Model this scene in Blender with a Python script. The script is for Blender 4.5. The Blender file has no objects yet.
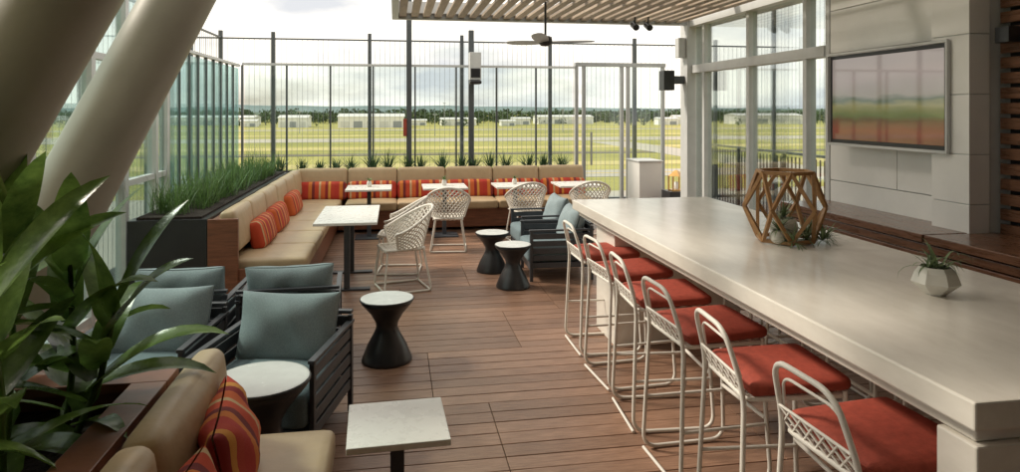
import bpy, math, random
from mathutils import Vector, Matrix
R=random.Random(7)
D=bpy.data
# ------------------------------------------------------------ materials
def nd(nt,t,**k):
    n=nt.nodes.new(t)
    for a,b in k.items(): setattr(n,a,b)
    return n
def M(name,col,rough=.5,metal=0,var=.15,scale=6,bump=.1,bscale=60,stretch=(1,1,1),island=0,coat=0,trans=0,bdist=.01,col2=None,big=0):
    m=D.materials.new(name); m.use_nodes=True; nt=m.node_tree; L=nt.links
    p=nt.nodes['Principled BSDF']; out=nt.nodes['Material Output']
    tc=nd(nt,'ShaderNodeTexCoord'); mp=nd(nt,'ShaderNodeMapping'); mp.inputs['Scale'].default_value=stretch
    L.new(tc.outputs['Object'],mp.inputs['Vector'])
    n=nd(nt,'ShaderNodeTexNoise'); n.inputs['Scale'].default_value=scale; n.inputs['Detail'].default_value=6; n.inputs['Roughness'].default_value=.65
    L.new(mp.outputs[0],n.inputs['Vector'])
    r=nd(nt,'ShaderNodeValToRGB'); r.color_ramp.elements[0].position=.3; r.color_ramp.elements[1].position=.7
    c2=col2 or tuple(min(1,c*(1+var)) for c in col)
    r.color_ramp.elements[0].color=(*[c*(1-var) for c in col],1); r.color_ramp.elements[1].color=(*c2,1)
    L.new(n.outputs['Fac'],r.inputs['Fac']); src=r.outputs['Color']
    if island:
        g=nd(nt,'ShaderNodeNewGeometry'); mr=nd(nt,'ShaderNodeMapRange'); mr.inputs['To Min'].default_value=1-island; mr.inputs['To Max'].default_value=1+island
        L.new(g.outputs['Random Per Island'],mr.inputs['Value'])
        h=nd(nt,'ShaderNodeHueSaturation'); L.new(mr.outputs[0],h.inputs['Value']); L.new(src,h.inputs['Color']); src=h.outputs['Color']
    nb=None
    if big:   # large soft wear patches
        nb=nd(nt,'ShaderNodeTexNoise'); nb.inputs['Scale'].default_value=.9; nb.inputs['Detail'].default_value=5; L.new(tc.outputs['Object'],nb.inputs['Vector'])
        mb=nd(nt,'ShaderNodeMapRange'); mb.inputs['From Min'].default_value=.3; mb.inputs['From Max'].default_value=.7; mb.inputs['To Min'].default_value=1-big; mb.inputs['To Max'].default_value=1+big; L.new(nb.outputs['Fac'],mb.inputs['Value'])
        h=nd(nt,'ShaderNodeHueSaturation'); L.new(mb.outputs[0],h.inputs['Value']); L.new(src,h.inputs['Color']); src=h.outputs['Color']
    L.new(src,p.inputs['Base Color'])
    p.inputs['Metallic'].default_value=metal
    mr2=nd(nt,'ShaderNodeMapRange'); mr2.inputs['To Min'].default_value=max(.02,rough-.08); mr2.inputs['To Max'].default_value=min(1,rough+.08)
    L.new((nb or n).outputs['Fac'],mr2.inputs['Value']); L.new(mr2.outputs[0],p.inputs['Roughness'])
    if coat: p.inputs['Coat Weight'].default_value=coat; p.inputs['Coat Roughness'].default_value=.15
    if bump:
        n2=nd(nt,'ShaderNodeTexNoise'); n2.inputs['Scale'].default_value=bscale; n2.inputs['Detail'].default_value=4
        L.new(mp.outputs[0],n2.inputs['Vector'])
        b=nd(nt,'ShaderNodeBump'); b.inputs['Strength'].default_value=bump; b.inputs['Distance'].default_value=bdist
        L.new(n2.outputs['Fac'],b.inputs['Height']); L.new(b.outputs[0],p.inputs['Normal'])
    if trans:
        t=nd(nt,'ShaderNodeBsdfTranslucent'); L.new(src,t.inputs['Color']); mx=nd(nt,'ShaderNodeMixShader'); mx.inputs[0].default_value=trans
        L.new(p.outputs[0],mx.inputs[1]); L.new(t.outputs[0],mx.inputs[2]); L.new(mx.outputs[0],out.inputs['Surface'])
    return m
def glass(name,tint=(.93,.97,.96),refl=.05,milky=0,mcol=(.5,.75,.75)):
    m=D.materials.new(name); m.use_nodes=True; nt=m.node_tree; L=nt.links; nt.nodes.clear()
    o=nd(nt,'ShaderNodeOutputMaterial'); t=nd(nt,'ShaderNodeBsdfTransparent'); t.inputs[0].default_value=(*tint,1)
    g=nd(nt,'ShaderNodeBsdfGlossy'); g.inputs['Roughness'].default_value=.02
    lw=nd(nt,'ShaderNodeLayerWeight'); lw.inputs['Blend'].default_value=.15
    mr=nd(nt,'ShaderNodeMapRange'); mr.inputs['To Min'].default_value=refl; mr.inputs['To Max'].default_value=.6; L.new(lw.outputs['Fresnel'],mr.inputs['Value'])
    mx=nd(nt,'ShaderNodeMixShader'); L.new(mr.outputs[0],mx.inputs[0]); L.new(t.outputs[0],mx.inputs[1]); L.new(g.outputs[0],mx.inputs[2])
    last=mx
    if milky:
        d=nd(nt,'ShaderNodeBsdfDiffuse'); d.inputs[0].default_value=(*mcol,1); tr=nd(nt,'ShaderNodeBsdfTranslucent'); tr.inputs[0].default_value=(*mcol,1)
        a=nd(nt,'ShaderNodeMixShader'); a.inputs[0].default_value=.6; L.new(d.outputs[0],a.inputs[1]); L.new(tr.outputs[0],a.inputs[2])
        b=nd(nt,'ShaderNodeMixShader'); b.inputs[0].default_value=milky; L.new(mx.outputs[0],b.inputs[1]); L.new(a.outputs[0],b.inputs[2]); last=b
    L.new(last.outputs[0],o.inputs['Surface']); return m
def stripes(name,axis,freq):
    m=M(name,(.4,.05,.03),.85,bump=.3,bscale=300); nt=m.node_tree; L=nt.links; p=nt.nodes['Principled BSDF']
    tc=nd(nt,'ShaderNodeTexCoord'); s=nd(nt,'ShaderNodeSeparateXYZ'); L.new(tc.outputs['Object'],s.inputs[0])
    a=nd(nt,'ShaderNodeMath',operation='MULTIPLY'); a.inputs[1].default_value=freq; L.new(s.outputs[axis],a.inputs[0])
    f=nd(nt,'ShaderNodeMath',operation='FRACT'); L.new(a.outputs[0],f.inputs[0])
    r=nd(nt,'ShaderNodeValToRGB'); r.color_ramp.interpolation='CONSTANT'; L.new(f.outputs[0],r.inputs[0])
    cols=[(0,(.46,.035,.02)),(.16,(.62,.18,.03)),(.27,(.18,.02,.02)),(.36,(.52,.06,.02)),(.5,(.55,.38,.2)),(.56,(.60,.12,.03)),(.7,(.28,.02,.02)),(.8,(.66,.28,.05)),(.88,(.48,.045,.02))]
    e=r.color_ramp.elements
    e[0].position=0; e[0].color=(*cols[0][1],1); e[1].position=cols[1][0]; e[1].color=(*cols[1][1],1)
    for q,c in cols[2:]:
        x=e.new(q); x.color=(*c,1)
    L.new(r.outputs[0],p.inputs['Base Color']); return m

deckwood=M('deck_wood',(.245,.13,.082),.34,var=.3,scale=5,stretch=(1.2,14,14),bump=.4,bscale=22,island=.24,bdist=.004,col2=(.36,.215,.145),big=.16)
dark_under=M('dark_subfloor',(.02,.017,.015),.9)
mahog=M('red_brown_wood',(.21,.078,.04),.38,var=.35,scale=4,stretch=(1,1,8),bump=.1,bscale=20)
walnut=M('dark_slat_wood',(.14,.064,.034),.28,var=.4,scale=4,stretch=(10,1,10),bump=.15,bscale=16,coat=.4)
slatw=M('canopy_wood',(.38,.31,.24),.55,var=.25,scale=4,stretch=(10,1,10),bump=.15,island=.22)
whitewash=M('pale_table_surface',(.74,.69,.61),.20,var=.07,scale=2.2,stretch=(2.5,.9,2.5),bump=.06,bscale=7,bdist=.004,col2=(.85,.81,.73),big=.05)
tan=M('tan_vinyl',(.49,.36,.215),.46,var=.08,scale=5,bump=.22,bscale=8,bdist=.03)
blue=M('blue_fabric',(.155,.21,.23),.9,var=.2,scale=120,bump=.4,bscale=350,bdist=.003,big=.1)
bluep=M('light_blue_fabric',(.27,.335,.355),.9,var=.22,scale=140,bump=.45,bscale=300,bdist=.004,big=.1)
strX=stripes('striped_fabric_x',0,2.1); strY=stripes('striped_fabric_y',1,2.4)
darkm=M('charcoal_frame',(.055,.06,.07),.45,var=.2,bump=.1)
black=M('black_paint',(.022,.022,.024),.33,var=.2,bump=.05)
whitem=M('white_powder_coat',(.78,.74,.67),.4,var=.05,bump=.05)
whitet=M('white_tabletop',(.82,.80,.76),.28,var=.04,scale=12,bump=.02)
paletop=M('pale_grey_top',(.66,.68,.66),.25,var=.08,scale=10,bump=.02)
red=M('red_seat_fabric',(.36,.062,.036),.8,var=.2,scale=30,bump=.4,bscale=260,bdist=.004,big=.12)
steel=M('grey_steel',(.38,.39,.39),.4,metal=.4,var=.1,bump=.03)
wire=M('thin_wire',(.30,.31,.31),.5,var=.1,bump=0)
post=M('dark_grey_post',(.09,.10,.105),.45,metal=.2,var=.1,bump=.03)
lgrey=M('light_grey_paint',(.57,.58,.57),.45,var=.06,bump=.03,big=.04)
panel=M('wall_panel_white',(.76,.75,.72),.5,var=.05,scale=2,bump=.04,island=.03,big=.04)
colm=M('column_paint',(.36,.34,.285),.38,var=.09,scale=2,bump=.03,big=.06)
soil=M('soil',(.03,.02,.014),.95,var=.5,scale=40,bump=.9,bscale=60,bdist=.03)
leafm=M('broad_leaf',(.06,.135,.03),.25,var=.45,scale=7,bump=.15,bscale=40,island=.55,trans=.32,col2=(.20,.32,.07))
grassm=M('planter_grass_leaf',(.10,.18,.05),.5,var=.4,scale=9,bump=0,island=.4,trans=.35)
agavem=M('agave_leaf',(.09,.16,.07),.5,var=.3,scale=9,bump=0,island=.35,trans=.25)
airm=M('air_plant_leaf',(.17,.23,.11),.6,var=.3,bump=0,island=.35)
oak=M('oak_strut',(.36,.19,.075),.5,var=.25,scale=20,bump=.1)
conc=M('concrete',(.36,.35,.33),.8,var=.12,scale=3,bump=.2)
ceil=M('roof_soffit',(.5,.49,.46),.7,var=.08,scale=2,bump=.05)
facade=M('facade_grey',(.4,.39,.37),.6,var=.1,scale=2,bump=.05)
dkglass=M('dark_window_glass',(.03,.035,.04),.08,var=.1,bump=0)
ceram=M('white_ceramic',(.7,.68,.62),.35,var=.04,bump=.02)
brass=M('brass',(.6,.35,.12),.3,metal=.8)
gl=glass('clear_glass'); glt=glass('teal_glass',(.78,.94,.93),.08,.05); glp=glass('partition_glass',(.86,.96,.95),.08,.02)
tvs=D.materials.new('tv_picture'); tvs.use_nodes=True; nt=tvs.node_tree; L=nt.links; p=nt.nodes['Principled BSDF']
tc=nd(nt,'ShaderNodeTexCoord'); sp=nd(nt,'ShaderNodeSeparateXYZ'); L.new(tc.outputs['Object'],sp.inputs[0])
nz=nd(nt,'ShaderNodeTexNoise'); nz.inputs['Scale'].default_value=3.5; nz.inputs['Detail'].default_value=6
mpp=nd(nt,'ShaderNodeMapping'); mpp.inputs['Scale'].default_value=(1,.8,3); L.new(tc.outputs['Object'],mpp.inputs[0]); L.new(mpp.outputs[0],nz.inputs['Vector'])
mr=nd(nt,'ShaderNodeMapRange'); mr.inputs['From Min'].default_value=1.6; mr.inputs['From Max'].default_value=2.38; L.new(sp.outputs[2],mr.inputs['Value'])
ad=nd(nt,'ShaderNodeMath',operation='MULTIPLY_ADD'); ad.inputs[1].default_value=.16; L.new(nz.outputs['Fac'],ad.inputs[0]); L.new(mr.outputs[0],ad.inputs[2])
rr=nd(nt,'ShaderNodeValToRGB'); L.new(ad.outputs[0],rr.inputs[0]); e=rr.color_ramp.elements
e[0].position=.05; e[0].color=(.10,.035,.022,1); e[1].position=1.0; e[1].color=(.30,.25,.22,1)
for q,c in((.22,(.20,.06,.035)),(.34,(.12,.07,.035)),(.40,(.13,.15,.055)),(.52,(.24,.21,.08)),(.58,(.09,.11,.065)),(.64,(.28,.24,.19)),(.85,(.33,.265,.235))):
    x=e.new(q); x.color=(*c,1)
p.inputs['Base Color'].default_value=(.02,.02,.02,1); p.inputs['Roughness'].default_value=.04; p.inputs['Specular IOR Level'].default_value=1
L.new(rr.outputs[0],p.inputs['Emission Color']); p.inputs['Emission Strength'].default_value=.8
# ------------------------------------------------------------ builder
class B:
    def __init__(s): s.v=[];s.f=[];s.m=[];s.s=[];s.mats=[];s.X=Matrix.Identity(4)
    def mi(s,m):
        if m not in s.mats: s.mats.append(m)
        return s.mats.index(m)
    def add(s,vs,fs,mat,sm=False):
        o=len(s.v); i=s.mi(mat)
        s.v+= [tuple(s.X@Vector(v)) for v in vs]
        for f in fs: s.f.append([o+k for k in f]); s.m.append(i); s.s.append(sm)
    def box(s,x0,x1,y0,y1,z0,z1,mat):
        v=[(x,y,z) for z in(z0,z1) for y in(y0,y1) for x in(x0,x1)]
        s.add(v,[(0,2,3,1),(4,5,7,6),(0,1,5,4),(1,3,7,5),(3,2,6,7),(2,0,4,6)],mat)
    def quad(s,a,b,c,d,mat): s.add([a,b,c,d],[(0,1,2,3)],mat)
    def tube(s,pts,r,mat,n=8,closed=False):
        P=[Vector(p) for p in pts]; N=len(P); vs=[];up=None
        for i in range(N):
            if closed: t=(P[(i+1)%N]-P[i-1])
            else: t=P[min(i+1,N-1)]-P[max(i-1,0)]
            t.normalize()
            if up is None:
                up=Vector((0,0,1)) if abs(t.z)<.9 else Vector((1,0,0))
            up=(up-t*up.dot(t)); up.normalize(); sd=t.cross(up)
            rr=r[i] if isinstance(r,(list,tuple)) else r
            for k in range(n):
                a=2*math.pi*(k+.5)/n; vs.append(P[i]+(up*math.cos(a)+sd*math.sin(a))*rr)
        fs=[]
        for i in range(N if closed else N-1):
            j=(i+1)%N
            for k in range(n): fs.append((i*n+k,i*n+(k+1)%n,j*n+(k+1)%n,j*n+k))
        s.add(vs,fs,mat,n>4)
        if not closed: s.add(vs[:n],[list(range(n))[::-1]],mat); s.add(vs[-n:],[list(range(n))],mat)
    def lathe(s,prof,c,mat,n=36,sm=True):
        vs=[];fs=[];c=Vector(c)
        for r,z in prof:
            for k in range(n):
                a=2*math.pi*k/n; vs.append(c+Vector((r*math.cos(a),r*math.sin(a),z)))
        for i in range(len(prof)-1):
            for k in range(n): fs.append((i*n+k,i*n+(k+1)%n,(i+1)*n+(k+1)%n,(i+1)*n+k))
        s.add(vs,fs,mat,sm)
    def disc(s,r,c,mat,n=36):
        s.add([(c[0]+r*math.cos(2*math.pi*k/n),c[1]+r*math.sin(2*math.pi*k/n),c[2]) for k in range(n)],[list(range(n))],mat)
    def cushion(s,c,size,r,mat,puff=.01,n=12,rx=0,ry=0,rz=0):
        c=Vector(c); h=[a/2 for a in size]; r=min(r,min(h)*.98)
        T=Matrix.Rotation(rz,3,'Z')@Matrix.Rotation(ry,3,'Y')@Matrix.Rotation(rx,3,'X')
        def warp(t): return math.copysign(1-(1-abs(t))**1.5,t)
        for ax in range(3):
            for sg in(-1,1):
                vs=[];fs=[]; a1,a2=(ax+1)%3,(ax+2)%3
                for i in range(n+1):
                    for j in range(n+1):
                        u=warp(-1+2*i/n); w=warp(-1+2*j/n)
                        p=[0,0,0]; p[ax]=sg*h[ax]; p[a1]=u*h[a1]; p[a2]=w*h[a2]
                        inn=Vector([max(-(h[k]-r),min(h[k]-r,p[k])) for k in range(3)])
                        d=Vector(p)-inn
                        if d.length>1e-9: d.normalize()
                        q=inn+d*r
                        q[ax]+=sg*puff*(1-u*u)*(1-w*w)*(1 if size[ax]==min(size) else .35)
                        vs.append(c+T@q)
                for i in range(n):
                    for j in range(n):
                        a=i*(n+1)+j; q=(a,a+n+1,a+n+2,a+1)
                        fs.append(q if sg>0 else q[::-1])
                s.add(vs,fs,mat,True)
    def pillow(s,c,w,hh,t,mat,rx=0,rz=0,ry=0,n=14,seed=0):
        c=Vector(c); T=Matrix.Rotation(rz,3,'Z')@Matrix.Rotation(rx,3,'X')@Matrix.Rotation(ry,3,'Y')
        rr=random.Random(seed); ph=[rr.uniform(0,6) for _ in range(4)]
        for sg in(-1,1):
            vs=[];fs=[]
            for i in range(n+1):
                for j in range(n+1):
                    u=math.sin((-1+2*i/n)*math.pi/2); v=math.sin((-1+2*j/n)*math.pi/2)
                    k=((1-u**4)*(1-v**4))**.5 if abs(u)<1 and abs(v)<1 else 0
                    k=max(k,0)
                    y=sg*(t/2)*(k*(.8+.2*(1-u*u)*(1-v*v))+.04)
                    y+=.016*math.sin(3*u+ph[0])*math.sin(4*v+ph[1])*k+.008*math.sin(9*u+ph[2]+4*v)*k
                    px=u*w/2*(1-.05*(1-v*v)*abs(u)); pz=v*hh/2*(1-.07*(1-u*u)*abs(v))
                    vs.append(c+T@Vector((px,y,pz)))
            for i in range(n):
                for j in range(n):
                    a=i*(n+1)+j; q=(a,a+n+1,a+n+2,a+1); fs.append(q if sg<0 else q[::-1])
            s.add(vs,fs,mat,True)
    def leaf(s,p,az,el,L,W,droop,mat,seg=7,fold=.35,twist=0):
        pos=Vector(p); d=Vector((math.cos(az),math.sin(az),0)); sd0=Vector((-math.sin(az),math.cos(az),0)); up=Vector((0,0,1))
        vs=[];fs=[]
        for i in range(seg+1):
            t=i/seg; e=el-droop*t*t
            tan_=d*math.cos(e)+up*math.sin(e); nn=up*math.cos(e)-d*math.sin(e)
            tw=twist*t; sd=sd0*math.cos(tw)+nn*math.sin(tw); n2=nn*math.cos(tw)-sd0*math.sin(tw)
            w=W/2*(max(0,math.sin(math.pi*min(1,.06+.94*t**.75)))**.8+ (.12 if t<.2 else 0))
            if i==seg: w=.0005
            vs+= [pos+sd*w+n2*w*fold,pos,pos-sd*w+n2*w*fold]
            pos=pos+tan_*(L/seg)
        for i in range(seg):
            a=i*3; fs+= [(a,a+1,a+4,a+3),(a+1,a+2,a+5,a+4)]
        s.add(vs,fs,mat,True)
    def mesh(s,name):
        me=D.meshes.new(name); me.from_pydata(s.v,[],s.f)
        for m in s.mats: me.materials.append(m)
        me.polygons.foreach_set('material_index',s.m); me.polygons.foreach_set('use_smooth',s.s); me.update(); return me
    def obj(s,name,bevel=0,loc=(0,0,0),rz=0):
        return place(name,s.mesh(name),loc,rz,bevel)
def place(name,me,loc=(0,0,0),rz=0,bevel=0,sc=1):
    o=D.objects.new(name,me); bpy.context.scene.collection.objects.link(o); o.location=loc; o.rotation_euler=(0,0,rz); o.scale=(sc,sc,sc)
    if bevel:
        b=o.modifiers.new('bevel','BEVEL'); b.width=bevel; b.segments=2; b.limit_method='ANGLE'; b.angle_limit=math.radians(60)
    return o
def rp(pts,rad,seg=5,closed=False):
    P=[Vector(p) for p in pts]; out=[]; N=len(P)
    for i in range(N):
        if not closed and i in(0,N-1): out.append(P[i]); continue
        a=P[i-1];b=P[i];c=P[(i+1)%N]
        r=min(rad,(a-b).length*.45,(c-b).length*.45)
        p0=b+(a-b).normalized()*r; p1=b+(c-b).normalized()*r
        for k in range(seg+1):
            t=k/seg; out.append(p0*(1-t)**2+b*2*t*(1-t)+p1*t*t)
    return out
def lattice(b,fn,ni,nj,r,mat,n=5):
    for sgn in(1,-1):
        for k in range(-nj,ni+nj+1,2):
            pts=[]
            for j in range(nj+1):
                i=k+sgn*j
                if 0<=i<=ni: pts.append(fn(i/ni,j/nj))
                elif len(pts)>0: break
            if len(pts)>1: b.tube(pts,r,mat,n)

# ------------------------------------------------------------ deck
b=B(); k=0; y=-1.5
while y<12.55:
    off=((k//7)%2)*.75+((k//14)%3)*.2; x=-2.75-off
    while x<8.2:
        x0=max(x,-2.75); x1=min(x+1.5,8.2)
        if x1-x0>.05: b.box(x0+.002,x1-.002,y,y+.134,-.03,R.uniform(-.0008,.0008),deckwood)
        x+=1.5
    y+=.14; k+=1
b.obj('timber_deck',.003)
b=B(); b.box(-3.4,8.4,-3,14.5,-.5,-.032,dark_under); b.box(-3.0,8.4,-3,14.5,-8,-.502,conc); b.obj('terrace_slab')
b=B(); b.box(-3.4,8.4,12.56,14.5,-.031,-.004,conc); b.obj('concrete_paving')

# unseen terminal behind the camera; roof added to block top light, shortened to brighten
b=B()
b.box(-6,7,-3.2,2.6,4.55,4.9,ceil); b.box(-6,7,2.602,2.75,4.5,5.0,lgrey)
b.box(-6,7,-3.4,-3.0,-8,4.548,facade)
x=-5.4
while x<6.4:
    b.box(x,x+1.3,-2.998,-2.96,.1,2.9,dkglass); b.box(x+1.32,x+1.40,-2.998,-2.93,0,4.5,lgrey); x+=1.5
b.box(-6,7,-2.998,-2.92,2.92,3.05,lgrey)
b.obj('terminal_building',.004)

# ------------------------------------------------------------ bar table
b=B()
b.box(1.62,2.95,1.68,6.12,.985,1.07,whitewash)
b.box(1.67,2.90,1.73,6.07,.93,.983,whitewash)
b.box(1.74,2.83,5.25,5.75,0,.928,whitewash); b.box(1.655,2.915,1.71,1.86,0,.927,whitewash)
b.obj('bar_table',.007)

# ------------------------------------------------------------ bar stools (face +X)
def stool():
    b=B(); r=.011
    side=lambda s:[(-.315,s*.165,.995),(-.245,s*.205,.74),(-.275,s*.235,.012),(.22,s*.235,.012),(.20,s*.215,.40),(.19,s*.205,.735)]
    path=side(1)[::-1]+side(-1)
    b.tube(rp(path,.09,7),r,whitem)
    b.tube(rp([(-.25,.185,.80),(-.285,.15,.935),(-.285,-.15,.935),(-.25,-.185,.80)],.06,5),.006,whitem)
    b.tube([(.20,.215,.33),(.20,-.215,.33)],r,whitem)
    b.tube([(-.262,.224,.30),(.204,.218,.30)],r*.8,whitem); b.tube([(-.262,-.224,.30),(.204,-.218,.30)],r*.8,whitem)
    b.tube([(-.272,-.235,.012),(-.272,.235,.012)],r*.8,whitem)
    b.tube(rp([(-.235,.205,.715),(.2,.205,.715),(.2,-.205,.715),(-.235,-.205,.715)],.05,4,True),r,whitem,closed=True)
    def pan(u,v): return (-.225+.42*v,(u-.5)*.40,.718-.012*math.sin(math.pi*u))
    lattice(b,pan,12,12,.005,whitem)
    def lip(u,v): return (-.235-.035*v,(u-.5)*.38,.72+.09*v)
    lattice(b,lip,12,3,.005,whitem,4)
    b.tube([lip(u/8,1) for u in range(9)],.006,whitem)
    b.cushion((0,0,.758),(.44,.44,.06),.028,red,.012,12,ry=-.03)
    b.tube(rp([(-.218,-.214,.765),(.218,-.214,.752),(.218,.214,.752),(-.218,.214,.765)],.03,4,True),.005,red,5,True)
    return b.mesh('bar_stool')
sm=stool()
for i,(y,a) in enumerate([(2.14,.05),(2.77,-.07),(3.41,.04),(4.03,-.06),(4.66,.07),(5.30,.0)]):
    place('bar_stool',sm,(1.67+R.uniform(-.03,.03),y,0),a)
for i,y in enumerate([2.2,2.9,3.55,4.2,4.85,5.5]):
    place('bar_stool',sm,(2.78+R.uniform(-.03,.03),y,0),math.pi+R.uniform(-.06,.06))

# ------------------------------------------------------------ woven dining chairs
def wchair():
    b=B(); r=.011
    def shell(u,v):
        a=math.radians(-118+236*u); ca=math.cos(a)
        h=.17+.25*max(0,(ca+.45)/1.45)**1.3
        rr=.215+.075*v
        return (rr*math.sin(a)*1.02, rr*ca*(1+.12*v*max(ca,0)), .45+v*h)
    lattice(b,shell,40,12,.0085,whitem)
    rim=[shell(i/40,1) for i in range(41)]
    b.tube(rim,.015,whitem); b.tube([shell(i/40,0) for i in range(41)],.01,whitem)
    b.tube([shell(0,1),shell(0,0)],.011,whitem); b.tube([shell(1,1),shell(1,0)],.011,whitem)
    def pan(u,v):
        x=(u-.5)*.40; y=-.24+.44*v; w=math.cos((u-.5)*1.5)
        return (x,y*(.85+.15*w) ,.445-.015*w)
    lattice(b,pan,14,14,.008,whitem); b.tube(rp([(-.2,-.23,.445),(.2,-.23,.445),(.19,.2,.445),(-.19,.2,.445)],.08,5,True),.012,whitem,closed=True)
    for s in(-1,1):
        b.tube(rp([(s*.17,-.2,.44),(s*.235,-.25,.012),(s*.235,.25,.012),(s*.17,.18,.44)],.05,5),r,whitem)
    b.tube([(-.235,-.24,.012),(.235,-.24,.012)],r,whitem); b.tube([(-.235,.24,.012),(.235,.24,.012)],r,whitem)
    return b.mesh('woven_chair')
wm=wchair()
for x,y,a in [(.08,7.35,-76),(.05,8.15,-97),(.72,9.3,174),(1.88,9.75,187),(2.85,9.75,176)]:
    place('woven_chair',wm,(x,y,0),math.radians(a))

# ------------------------------------------------------------ tables
def dtable(w,d,h=.75):
    b=B(); b.box(-w/2,w/2,-d/2,d/2,h-.028,h,whitet)
    if d>=.9:
        for s in(-1,1):
            b.box(-.03,.03,s*d*.3-.03,s*d*.3+.03,.02,h-.0455,darkm); b.box(-.24,.24,s*d*.3-.05,s*d*.3+.05,0,.0195,darkm)
    else:
        b.box(-.03,.03,-.03,.03,.0185,h-.0455,darkm); b.box(-.2,.2,-.2,.2,0,.018,darkm)
    b.box(-w*.3,w*.3,-d*.3,d*.3,h-.045,h-.0285,darkm)
    return b.mesh('dining_table')
t1=dtable(.66,.66)
for x in(-.38,.74,1.83,2.8): place('dining_table',t1,(x,10.35,0),0,.004)
place('dining_table',dtable(.64,1.3),(-.5,7.75,0),0,.004)
place('square_side_table',dtable(.43,.43,.52),(.01,3.06,0),math.radians(2),.004)
def side():
    b=B()
    b.lathe([(.195,0),(.2,.012),(.196,.03),(.155,.13),(.105,.22),(.085,.27),(.09,.31),(.13,.38),(.19,.45),(.205,.468),(.205,.478),(.2,.482)],(0,0,0),black)
    b.lathe([(.2,.482),(.214,.484),(.216,.49),(.214,.497),(.208,.5)],(0,0,0),black); b.lathe([(.208,.5),(.198,.5015),(.001,.502)],(0,0,0),paletop,36,False)
    return b.mesh('round_side_table')
sd=side()
for x,y,s in[(-.06,5.25,.95),(1.25,7.2,.92),(1.13,7.95,.92),(-.66,3.56,1.12)]: place('round_side_table',sd,(x,y,0),0,0,s)

# ------------------------------------------------------------ blue armchairs (face -Y)
def arm():
    b=B()
    for s in(-1,1):
        x0,x1=(.350,.38) if s>0 else(-.38,-.350)
        b.box(x0,x1,-.40,-.36,0,.60,darkm); b.box(x0,x1,.34,.38,0,.66,darkm)
        b.box(x0-.006,x1+.006,-.41,.39,.602,.624,darkm)
        for i in range(5):
            z=.16+i*.087; b.box(x0+.008,x1-.008,-.359,.339,z,z+.066,darkm)
    b.box(-.349,.349,-.39,-.355,.12,.21,darkm); b.box(-.349,.349,-.354,.344,.17,.205,darkm)
    for i in range(6):
        z=.16+i*.085; b.box(-.349,.349,.346,.37,z,z+.068,darkm)
    b.box(-.38,.38,.33,.38,.672,.695,darkm)
    b.cushion((0,-.09,.33),(.685,.67,.22),.05,blue,.03)
    b.pillow((0,.18,.615),.67,.48,.25,bluep,rx=math.radians(-17),n=26,seed=3)
    return b.mesh('blue_armchair')
am=arm()
for x,y,a in[(-.68,4.16,-13),(-1.47,4.42,-6),(-.76,5.34,183),(-1.5,5.38,178),(1.85,7.7,-92),(1.92,8.7,-88)]:
    place('blue_armchair',am,(x,y,0),math.radians(a),.004,.92)

# ------------------------------------------------------------ benches
b=B()
b.box(-1.72,-1.62,6.75,11.6,0,.86,mahog); b.box(-1.72,-.9,6.72,6.77,0,.40,mahog) ; b.box(-1.62,-.88,6.78,11.5,.05,.34,mahog)
b.box(-1.72,-1.45,6.70,6.745,0,.88,mahog)
n=6; y0=6.8; w=(11.4-y0)/n
for i in range(n):
    yc=y0+w*(i+.5)
    b.cushion((-1.22,yc,.41),(.76,w-.01,.13),.035,tan,.012)
    b.cushion((-1.55,yc,.74),(.15,w-.012,.40),.045,tan,.015,ry=math.radians(-8))
for yc in(7.65,8.55,9.8): b.cushion((-1.40,yc,.61),(.15,.78,.30),.06,strY,.02,ry=math.radians(-14))
b.box(-1.61,3.2,11.42,11.52,0,.86,mahog); b.box(-.87,3.18,10.75,11.42,.05,.34,mahog)
n=6; x0=-1.55; w=(3.2-x0)/n
for i in range(n):
    xc=x0+w*(i+.5)
    if i>0: b.cushion((xc,11.02,.41),(w-.01,.78,.13),.035,tan,.012)
    b.cushion((xc,11.36,.745),(w-.012,.15,.42),.045,tan,.015,rx=math.radians(-8))
    b.cushion((xc,11.22,.60),(w-.02,.14,.30),.06,strX,.02,rx=math.radians(-14))
b.obj('corner_banquette',.004)

b=B()
b.box(-.80,-.76,.6,3.12,0,.80,mahog); b.box(-.76,-.24,.62,3.10,.05,.36,mahog)
for i in range(3):
    yc=3.12-.425-i*.86
    b.cushion((-.45,yc,.425),(.52,.85,.13),.035,tan,.012)
    b.cushion((-.70,yc,.70),(.13,.85,.36),.05,tan,.02,ry=math.radians(-6))
for yc,rz in((2.66,.15),(2.05,-.1)): b.pillow((-.53,yc,.64),.56,.36,.17,strY,rz=math.radians(90)+rz,rx=math.radians(-12),n=18,seed=int(yc*10))
b.obj('foreground_banquette',.004,(-.07,0,0))

# ------------------------------------------------------------ planters
b=B()
x0,x1,y0,y1=-1.80,-.88,.2,2.98
b.box(x0,x1,y1-.04,y1,0,.80,mahog); b.box(x0,x1,y0,y0+.04,0,.8,mahog); b.box(x1-.04,x1,y0+.04,y1-.04,0,.80,mahog); b.box(x0,x0+.04,y0+.04,y1-.04,0,.8,mahog)
b.box(x0-.02,x1+.0,y1-.13,y1+.02,.802,.84,mahog); b.box(x1-.13,x1,y0,y1-.132,.802,.84,mahog); b.box(x0-.02,x0+.11,y0,y1-.132,.802,.84,mahog)
b.box(x0+.04,x1-.04,y0+.04,y1-.04,.3,.72,soil)
b.obj('wood_planter',.004)
b=B()
b.box(-2.42,-1.73,6.72,11.6,0,.88,black); b.box(-2.36,-1.79,6.78,11.598,.881,.90,soil)
b.box(-2.42,3.2,11.62,12.0,0,.86,black); b.box(-2.36,3.14,11.66,11.95,.861,.88,soil); b.obj('dark_planter')

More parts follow.
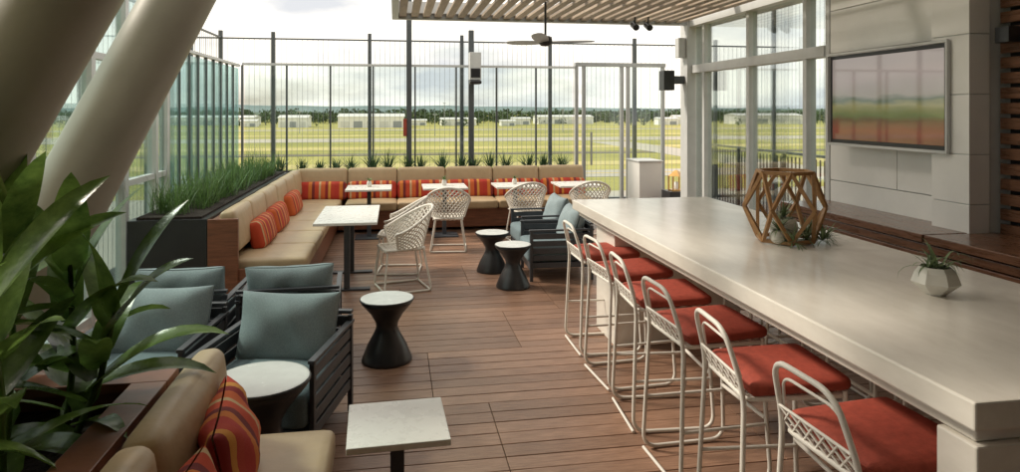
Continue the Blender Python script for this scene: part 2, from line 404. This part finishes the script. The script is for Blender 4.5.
b=B()
stems=[(-1.30,2.55,1.25),(-1.18,2.3,1.05),(-1.46,2.3,1.35),(-1.28,1.95,.9),(-1.58,2.75,1.0),(-1.14,2.66,.7),(-1.5,1.8,.9),(-1.2,2.75,.9)]
for sx,sy,h in stems:
    tip=Vector((sx+R.uniform(-.05,.14),sy+R.uniform(-.08,.08),.72+h*.68))
    b.tube([(sx,sy,.7),((sx+tip.x)/2+.02,(sy+tip.y)/2,.72+h*.3),tip],[.013,.011,.008],leafm,6)
    nl=13; az=R.uniform(0,6)
    for i in range(nl):
        t=(i+.5)/nl; az+=2.4+R.uniform(-.3,.3)
        p=Vector((sx,sy,.72))*(1-t)+tip*t
        el=.25+.95*t+R.uniform(-.2,.2); L_=R.uniform(.36,.58)*(1-.12*t)
        b.leaf(p,az,el,L_,R.uniform(.085,.13),R.uniform(.6,1.5)*(1.15-.5*t),leafm,seg=9,fold=R.uniform(.1,.4),twist=R.uniform(-.8,.8))
b.obj('broadleaf_plant')
b=B()
for i in range(210):
    x=R.uniform(-2.3,-1.85); y=R.uniform(6.85,11.4); hs=R.uniform(.5,1.25)
    for k in range(14):
        b.leaf((x+R.uniform(-.04,.04),y+R.uniform(-.04,.04),.89),R.uniform(0,6.28),R.uniform(.9,1.55),R.uniform(.16,.42)*hs,.008,R.uniform(.1,1.2),grassm,seg=3,fold=.1)
b.obj('planter_grass')
for i in range(17):
    b=B(); x=-1.9+i*.30+R.uniform(-.08,.08); s=R.uniform(.55,1.15)
    for k in range(44):
        b.leaf((R.uniform(-.04,.04),R.uniform(-.03,.03),0),R.uniform(0,6.28),R.uniform(.6,1.5),R.uniform(.2,.38)*s,.017,R.uniform(-.1,.9),agavem,seg=4,fold=.3)
    b.obj('yucca_plant',loc=(x,11.8,.87))

# ------------------------------------------------------------ tilted round columns
for A,Bp,r in[((-1.20,4.06,2.51),(-1.74,3.54,1.05),.175),((-1.256,2.85,2.32),(-1.60,2.68,1.53),.18)]:
    A=Vector(A);Bp=Vector(Bp); d=(A-Bp)/(A.z-Bp.z)
    P0=A-d*A.z; P1=A+d*(4.6-A.z)
    b=B(); b.tube([P0,P0+(P1-P0)*.5,P1],r,colm,48)
    b.lathe([(r+.12,0),(r+.12,.03),(r+.02,.03)],(P0.x,P0.y,0),steel)
    b.obj('leaning_round_column')

# ------------------------------------------------------------ glass fences
b=B()
x=-2.55
while x<3.25:
    b.box(x-.014,x+.014,12.08,12.13,0,2.66,post)
    x+=.725
b.box(-2.55,3.25,12.07,12.14,2.662,2.70,lgrey); b.box(-2.55,3.25,12.07,12.14,.02,.08,post); b.box(-2.5,3.2,12.10,12.108,.08,2.66,gl)
b.obj('glass_fence')
b=B(); y=8.45
while y<12.05:
    b.box(-2.62,-2.58,y-.012,y+.012,0,2.63,post)
    b.box(-2.60,-2.592,y+.03,y+.38,.1,2.6,glt)
    y+=.40
b.box(-2.63,-2.57,8.43,12.06,2.632,2.67,lgrey); b.obj('teal_glass_fence')
b=B()
for y in(3.2,4.3,5.4,6.4,7.15,8.0,8.38): b.box(-2.66,-2.57,y-.04,y+.04,0,3.4,lgrey)
for z in(.06,1.15,2.35,3.36): b.box(-2.65,-2.58,3.24,8.34,z,z+.06,lgrey)
b.box(-2.62,-2.61,3.24,8.34,.12,3.36,glp)
b.box(-2.56,-2.52,6.9,6.94,1.0,1.3,steel); b.obj('glazed_partition')
b=B()
def screen(p0,p1,z0,z1,sp,ps):
    p0=Vector(p0);p1=Vector(p1);L=(p1-p0).length;d=(p1-p0)/L
    n=int(L/sp)
    for i in range(n+1):
        p=p0+d*sp*i; b.box(p.x-.0028,p.x+.0028,p.y-.0028,p.y+.0028,z0,z1,wire)
    n=int(L/ps)
    for i in range(n+1):
        p=p0+d*ps*i; b.box(p.x-.035,p.x+.035,p.y-.035,p.y+.035,-.5,z1+.15,post)
screen((-4.2,13.9,0),(8.3,13.9,0),-.2,3.28,.10,1.85)
screen((-3.3,6,0),(-3.3,13.8,0),-.2,3.28,.13,1.95)
screen((7.9,4,0),(7.9,13.8,0),-.2,4.2,.13,1.85)
b.box(-4.2,8.3,13.88,13.92,3.282,3.31,post); b.box(-4.2,8.3,13.87,13.93,0,.05,post); b.box(-3.32,-3.28,6,13.8,3.282,3.31,post)
b.obj('tall_wire_screen')
for x in(.24,1.32):
    b=B(); b.box(x-.045,x+.045,11.86,11.95,0,3.9 if x<1 else 3.3,post); b.obj('steel_post',.004)
b=B(); b.box(1.27,1.47,11.66,11.84,2.42,2.9,lgrey); b.box(1.29,1.45,11.645,11.66,2.46,2.62,black); b.box(1.30,1.34,11.83,11.87,2.5,2.8,post); b.cushion((1.37,11.7,2.38),(.2,.2,.06),.02,black); b.obj('patio_speaker',.01)
b=B(); b.box(.14,.2,11.82,11.88,1.45,1.75,red); b.obj('fire_alarm_box',.006)

# ------------------------------------------------------------ glass doors at back right
b=B()
for x in(3.28,3.42,4.15,4.27,4.95): b.box(x-.025,x+.025,12.05,12.15,0,2.7,steel)
b.box(3.25,4.99,12.04,12.16,2.702,2.77,steel); b.box(3.25,4.99,12.06,12.14,0,.08,steel)
b.box(3.46,4.11,12.095,12.105,.08,2.7,gl); b.box(4.31,4.91,12.095,12.105,.08,2.7,gl)
b.box(3.52,3.55,11.98,12.01,.9,1.5,steel); b.obj('glass_door')
b=B(); b.box(4.05,4.45,10.9,11.5,0,1.02,panel); b.box(4.03,4.47,10.88,11.52,1.022,1.05,lgrey); b.obj('white_host_stand',.008)
b=B(); L0=(4.55,10.55)
b.box(L0[0]-.18,L0[0]+.18,L0[1]-.18,L0[1]+.18,0,.58,black); b.obj('lantern_pedestal',.006)
b=B()
for sx in(-1,1):
    for sy in(-1,1): b.box(sx*.09-.01,sx*.09+.01,sy*.09-.01,sy*.09+.01,.02,.24,brass)
b.box(-.1,.1,-.1,.1,0,.02,brass); b.lathe([(.14,.24),(.05,.31),(.03,.33),(.001,.335)],(0,0,0),brass,4,False); b.lathe([(.035,.02),(.035,.14),(.001,.145)],(0,0,0),ceram); b.obj('candle_lantern',loc=(L0[0],L0[1],.581))

# ------------------------------------------------------------ right window wall and TV wall
WX=4.45
b=B()
for y in(6.45,6.85,8.08,9.35): b.box(WX,WX+.12,y-.035,y+.035,0,3.6,lgrey)
b.box(WX-.01,WX+.13,6.49,9.718,2.46,2.58,lgrey); b.box(WX+.01,WX+.11,6.49,9.718,0,.1,lgrey); b.box(WX+.05,WX+.06,6.5,9.7,.1,3.6,gl)
b.obj('window_wall',.004)
b=B(); b.box(WX-.08,WX+.17,9.72,9.97,0,3.6,lgrey); b.box(WX-.3,WX-.085,9.8,9.9,2.3,2.42,post); b.box(WX-.45,WX-.28,9.72,9.92,2.2,2.5,black); b.box(WX-.2,WX-.085,9.76,9.9,2.7,3.0,lgrey); b.obj('structural_column',.006)
b=B()
b.box(WX+.03,WX+.6,4.86,6.40,0,3.6,lgrey)
rows=[.0,.40,.80,1.18,1.56,2.02,2.48,2.92,3.5]
for i in range(len(rows)-1):
    z0,z1=rows[i]+.004,rows[i+1]-.004
    cuts=[4.87,5.45,6.40] if i%2 else [4.87,6.40]
    for j in range(len(cuts)-1): b.box(WX,WX+.028,cuts[j]+.003,cuts[j+1]-.003,z0,z1,panel)
    b.box(WX-.16,WX+.02,4.50,4.866,z0,z1,panel)
b.box(WX-.15,WX+.5,4.51,4.855,0,3.505,lgrey)
b.obj('panelled_wall',.003)
b=B()
b.box(WX+.2,WX+.25,-1.5,4.5,0,3.6,black)
z=.03
while z<3.5:
    b.box(WX+.10,WX+.14,-1.5,4.49,z,z+.085,walnut); z+=.115
for y in(-.5,1.2,2.9,4.3): b.box(WX+.145,WX+.195,y-.03,y+.03,0,3.5,black)
b.obj('wood_slat_wall',.004)
b=B(); b.box(WX-.02,WX+.08,4.30,4.42,2.40,2.52,black); b.obj('wall_speaker',.005)
b=B()
b.box(3.90,WX-.003,4.52,6.42,.905,.965,walnut); b.box(3.90,WX+.09,1.0,4.498,.905,.965,walnut)
for i in range(4): b.box(3.93,3.96,1.0,6.40,.62+i*.07,.68+i*.07,walnut)
for y in(1.2,2.8,4.4,6.3): b.box(3.965,4.28,y-.04,y+.04,0,.9,black)
b.obj('wood_drink_ledge',.005)
b=B()
b.box(WX-.14,WX-.07,4.69,6.15,1.58,2.43,black); b.box(WX-.143,WX-.1402,4.725,6.115,1.615,2.395,tvs)
b.box(WX-.07,WX-.001,5.2,5.7,1.8,2.2,black)
b.box(WX-.17,WX-.141,4.67,6.17,1.555,1.578,lgrey);b.box(WX-.17,WX-.141,4.67,6.17,2.432,2.455,lgrey);b.box(WX-.17,WX-.141,4.668,4.688,1.579,2.431,lgrey);b.box(WX-.17,WX-.141,6.152,6.172,1.579,2.431,lgrey)
b.obj('wall_television',.0012,(-.03,.0,0))

b=B(); y=7.5
while y<13.7:
    b.box(6.49,6.51,y-.008,y+.008,.08,1.12,black); y+=.11
for y in(7.5,9.05,10.6,12.15,13.7): b.box(6.47,6.53,y-.03,y+.03,0,1.16,black)
b.box(6.46,6.54,7.45,13.75,1.162,1.20,post); b.box(6.48,6.52,7.45,13.75,.05,.08,post); b.obj('metal_railing')

# ------------------------------------------------------------ canopy
b=B(); zc=3.22
x=.06
while x<4.35:
    b.box(x,x+.10,-2,9.72,zc,zc+.04,slatw); x+=.165
for y in [-1.5+1.4*i for i in range(9)]: b.box(0.052,4.398,y-.04,y+.04,zc+.045,zc+.20,lgrey)
b.box(-.04,4.65,9.73,9.85,zc-.03,zc+.22,steel); b.box(-.04,.05,-2,9.728,zc-.03,zc+.22,steel); b.box(4.40,4.72,-2,9.728,zc-.06,zc+.35,lgrey)
b.obj('slatted_canopy',.003)
for y,x in((9.2,3.35),(9.2,3.55)):
    b=B(); b.tube([(0,0,0),(0,0,-.10)],.012,black); b.tube([(0,-.06,-.16),(0,.07,-.10)],.045,black,16); b.obj('spotlight',loc=(x,y,zc))
b=B()
b.tube([(0,0,.5),(0,0,.05)],.014,black); b.lathe([(.001,.08),(.06,.07),(.085,.03),(.085,-.02),(.05,-.05),(.001,-.055)],(0,0,0),black)
for k in range(3):
    b.X=Matrix.Rotation(math.radians(8+120*k),4,'Z')@Matrix.Rotation(math.radians(12),4,'X')
    vs=[];n=10
    for i in range(n+1):
        t=i/n; w=.055+.03*math.sin(math.pi*t); 
        if i==n: w=.03
        xx=.07+.58*t; zz=.03*t
        vs+= [(xx,-w,zz+.004),(xx,w,zz+.004),(xx,w,zz-.006),(xx,-w,zz-.006)]
    fs=[]
    for i in range(n):
        for q in range(4): fs.append((i*4+q,i*4+(q+1)%4,i*4+4+(q+1)%4,i*4+4+q))
    fs.append((4*n,4*n+1,4*n+2,4*n+3)); b.add(vs,fs,steel)
b.X=Matrix.Identity(4); b.obj('ceiling_fan',loc=(1.83,8.2,2.74))

# ------------------------------------------------------------ table decor
b=B(); 
ring=lambda r,z,o:[Vector((r*math.cos(math.radians(60*i+o)),r*math.sin(math.radians(60*i+o)),z)) for i in range(6)]
bo=ring(.17,.017,0); mi=ring(.245,.22,30); to=ring(.17,.44,0)
def strut(a,c): b.tube([a,c],.0155,oak,4)
for i in range(6):
    strut(bo[i],bo[(i+1)%6]); strut(to[i],to[(i+1)%6])
    strut(mi[i],bo[i]); strut(mi[i],bo[(i+1)%6]); strut(mi[i],to[i]); strut(mi[i],to[(i+1)%6])
b.obj('geometric_wood_centerpiece',.002,(2.43,3.95,1.07),.2)
b=B()
for c,r in(((.02,.03,.085),.085),((-.08,-.07,.05),.05)):
    b.lathe([(.001,-r)]+[(r*math.sin(math.pi*k/12),-r*math.cos(math.pi*k/12)) for k in range(1,10)],c,ceram,24)
for cx,cy,cz in((.02,.03,.15),(-.08,-.08,.09),(.12,-.06,.02),(-.02,-.14,.02),(.16,.0,.03),(.2,-.1,.02),(.26,-.05,.02)):
    for k in range(44): b.leaf((cx,cy,cz),R.uniform(0,6.28),R.uniform(-.1,1.3),R.uniform(.06,.17),.009,R.uniform(.3,2),airm,seg=5,fold=.2)
b.obj('air_plant_arrangement',loc=(2.41,3.93,1.072))
b=B()
b.lathe([(.04,0),(.10,.055),(.085,.10),(.065,.125)],(0,0,0),ceram,7,False); b.disc(.06,(0,0,.115),soil,7)
for k in range(40): b.leaf((R.uniform(-.03,.03),R.uniform(-.03,.03),.115),R.uniform(0,6.28),R.uniform(.1,1.2),R.uniform(.05,.20),.011,R.uniform(.8,3.0),airm,seg=6,fold=.2)
b.obj('faceted_plant_pot',loc=(2.40,2.70,1.071))
for x in(-.38,.74,1.83):
    b=B(); b.lathe([(.03,0),(.04,.03),(.035,.07),(.02,.09)],(0,0,0),ceram,16)
    for k in range(14): b.leaf((0,0,.08),R.uniform(0,6.28),R.uniform(.4,1.3),R.uniform(.05,.09),.02,.5,grassm,seg=3)
    b.obj('bud_vase',loc=(x,10.4,.751))

# ------------------------------------------------------------ landscape
G=-8
gm=M('airfield_grass',(.25,.26,.05),.95,var=.2,scale=.02,stretch=(1,2.5,1),bump=0,col2=(.42,.38,.10))
b=B(); b.quad((-9000,-400,G),(9000,-400,G),(9000,12000,G),(-9000,12000,G),gm); b.obj('ground')
road=M('taxiway_concrete',(.42,.39,.33),.85,var=.1,scale=.05,bump=0)
asph=M('asphalt',(.10,.10,.095),.9,var=.2,scale=.1,bump=0)
yel=M('yellow_paint',(.6,.42,.05),.7,bump=0)
b=B(); b.box(-800,900,14.5,80,G,G+.03,road); b.obj('apron_pavement')
for y0,y1,mm in((97,108,road),(150,157,asph),(215,240,road),(335,350,road)):
    b=B(); b.box(-1500,1800,y0,y1,G,G+.06,mm)
    b.box(-1500,1800,(y0+y1)/2-.3,(y0+y1)/2+.3,G+.061,G+.08,yel) ; b.obj('taxiway')
b=B(); b.box(60,72,80,205,G,G+.10,road); b.box(-120,-106,112,330,G,G+.10,road); b.obj('service_road')
dry=M('dry_grass',(.48,.41,.16),.95,var=.2,scale=.05,bump=0)
b=B()
for y0,y1 in((118,127),(172,184),(262,275),(372,385)): b.box(-1500,1800,y0,y1,G,G+.04,dry)
b.obj('dry_grass_strip')
wb=M('metal_siding_white',(.8,.79,.77),.6,var=.05,scale=.3,bump=0); rb=M('roof_metal',(.62,.62,.6),.5,bump=0); dk=M('door_dark',(.3,.32,.34),.6,bump=0)
def hangar(x,y,w,d,h,nd_):
    b=B(); b.box(-w/2,w/2,0,d,0,h,wb); b.add([(-w/2-.5,-.5,h+.02),(w/2+.5,-.5,h+.02),(w/2+.5,d+.5,h+.02),(-w/2-.5,d+.5,h+.02),(-w/2-.5,d/2,h+h*.28),(w/2+.5,d/2,h+h*.28)],[(0,1,5,4),(2,3,4,5),(0,4,3),(1,2,5)],rb)
    for i in range(nd_):
        c=-w/2+w*(i+.5)/nd_; b.box(c-w/nd_*.33,c+w/nd_*.33,-.15,-.01,.05,h*.6,dk if i%3==1 else rb)
    b.obj('airport_hangar',loc=(x,y,G))
hangar(-13,385,36,25,6.2,5); hangar(-57,400,16,18,5.5,3); hangar(40,430,22,18,4,3); hangar(120,470,40,20,5,4); hangar(-120,460,60,25,5,5); hangar(260,440,50,20,6,4)
for x,y,w,h in((70,420,9,3),(84,450,12,4),(15,440,10,3.2),(180,430,14,4),(205,455,20,5),(-85,420,9,3.4)): hangar(x,y,w,8,h,2)
tm=M('distant_foliage',(.042,.072,.03),.95,var=.4,scale=.12,bump=0,island=.5,col2=(.085,.125,.05))
b=B()
for i in range(2000):
    band=R.choice([0,1,1,1,2,2]); Y=[425,520,760][band]+R.uniform(-15,90); X=R.uniform(-450,700)*[.8,1,1.45][band]
    if band==0 and R.random()<.6: continue
    h=R.uniform(5,9)*[.6,1.0,1.3][band]; w=h*R.uniform(.7,1.3)
    b.tube([(X,Y,G),(X,Y,G+h*.5)],[.35,.2],tm,5)
    for k in range(24):
        a=R.uniform(0,6.28); rr=w*math.sqrt(R.random())*.8; zz=G+h*.12+h*.85*R.random(); q=1-abs((zz-G)/h-.45)*1.1; 
        c=Vector((X+rr*q*math.cos(a),Y+rr*q*math.sin(a),zz)); sz=h*R.uniform(.12,.22)
        vs=[c+Vector((R.uniform(-1,1),R.uniform(-1,1),R.uniform(-1,1)))*sz for _ in range(4)]
        b.add(vs,[(0,1,2),(0,2,3),(0,1,3),(1,2,3)],tm)
b.obj('distant_trees')
hm=M('haze_tinted_hill',(.17,.23,.23),1,var=.15,scale=.01,bump=0); hm0=M('wooded_hill',(.08,.12,.075),1,var=.3,scale=.03,bump=0)  # bluish aerial haze painted into the far ridges' base colour
b=B()
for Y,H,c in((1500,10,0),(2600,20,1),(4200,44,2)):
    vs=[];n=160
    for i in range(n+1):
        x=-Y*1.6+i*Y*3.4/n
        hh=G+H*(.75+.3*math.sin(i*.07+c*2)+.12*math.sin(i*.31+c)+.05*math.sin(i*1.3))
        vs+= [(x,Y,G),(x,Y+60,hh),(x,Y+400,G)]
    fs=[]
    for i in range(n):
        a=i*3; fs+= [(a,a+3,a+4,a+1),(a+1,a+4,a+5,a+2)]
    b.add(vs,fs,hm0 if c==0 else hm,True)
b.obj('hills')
b=B()
for x,y,h in((-40,300,9),(15,260,8),(75,300,10),(110,240,9),(160,330,10),(30,420,14)):
    b.box(x-.15,x+.15,y-.15,y+.15,G,G+h,steel); b.box(x-.8,x+.8,y-.2,y+.2,G+h,G+h+.4,steel)
b.obj('apron_light_masts')

# ------------------------------------------------------------ light
sc=bpy.context.scene
w=D.worlds.new('World'); sc.world=w; w.use_nodes=True; nt=w.node_tree; L=nt.links; bg=nt.nodes['Background']
sky=nd(nt,'ShaderNodeTexSky'); sky.sky_type='NISHITA'; sky.sun_disc=False
EL,AZ=math.radians(42),math.radians(-66)
sky.sun_elevation=EL; sky.sun_rotation=AZ; sky.dust_density=2
tc=nd(nt,'ShaderNodeTexCoord'); mp=nd(nt,'ShaderNodeMapping'); mp.inputs['Scale'].default_value=(1,1,3.2); L.new(tc.outputs['Generated'],mp.inputs[0])
n=nd(nt,'ShaderNodeTexNoise'); n.inputs['Scale'].default_value=2.3; n.inputs['Detail'].default_value=8; n.inputs['Roughness'].default_value=.55; L.new(mp.outputs[0],n.inputs['Vector'])
r=nd(nt,'ShaderNodeValToRGB'); r.color_ramp.elements[0].position=.28; r.color_ramp.elements[1].position=.46; L.new(n.outputs['Fac'],r.inputs[0])
n2=nd(nt,'ShaderNodeTexNoise'); n2.inputs['Scale'].default_value=4; n2.inputs['Detail'].default_value=7; L.new(mp.outputs[0],n2.inputs['Vector'])
r2=nd(nt,'ShaderNodeValToRGB'); r2.color_ramp.elements[0].position=.36; r2.color_ramp.elements[0].color=(5.5,5.6,5.8,1); r2.color_ramp.elements[1].position=.56; r2.color_ramp.elements[1].color=(10.6,9.9,8.7,1); L.new(n2.outputs['Fac'],r2.inputs[0])
mx=nd(nt,'ShaderNodeMixRGB'); L.new(r.outputs[0],mx.inputs[0]); L.new(sky.outputs[0],mx.inputs[1]); L.new(r2.outputs[0],mx.inputs[2]); L.new(mx.outputs[0],bg.inputs[0]); bg.inputs[1].default_value=.15
sl=D.lights.new('sun','SUN'); sl.energy=3.4; sl.angle=math.radians(10); sl.color=(1,.90,.76); so=D.objects.new('sun',sl); sc.collection.objects.link(so)
d=Vector((math.sin(AZ)*math.cos(EL),math.cos(AZ)*math.cos(EL),math.sin(EL))); so.rotation_euler=d.to_track_quat('Z','Y').to_euler()
sc.view_settings.view_transform='Standard'; sc.view_settings.look='None'; sc.view_settings.exposure=0
# ------------------------------------------------------------ camera
c=D.cameras.new('camera'); c.lens=24; c.sensor_width=36; c.shift_y=-.1235; c.clip_end=20000; c.clip_start=.05
co=D.objects.new('camera',c); sc.collection.objects.link(co); co.location=(0,0,1.9); co.rotation_euler=(math.radians(90),0,math.radians(-9.6)); sc.camera=co
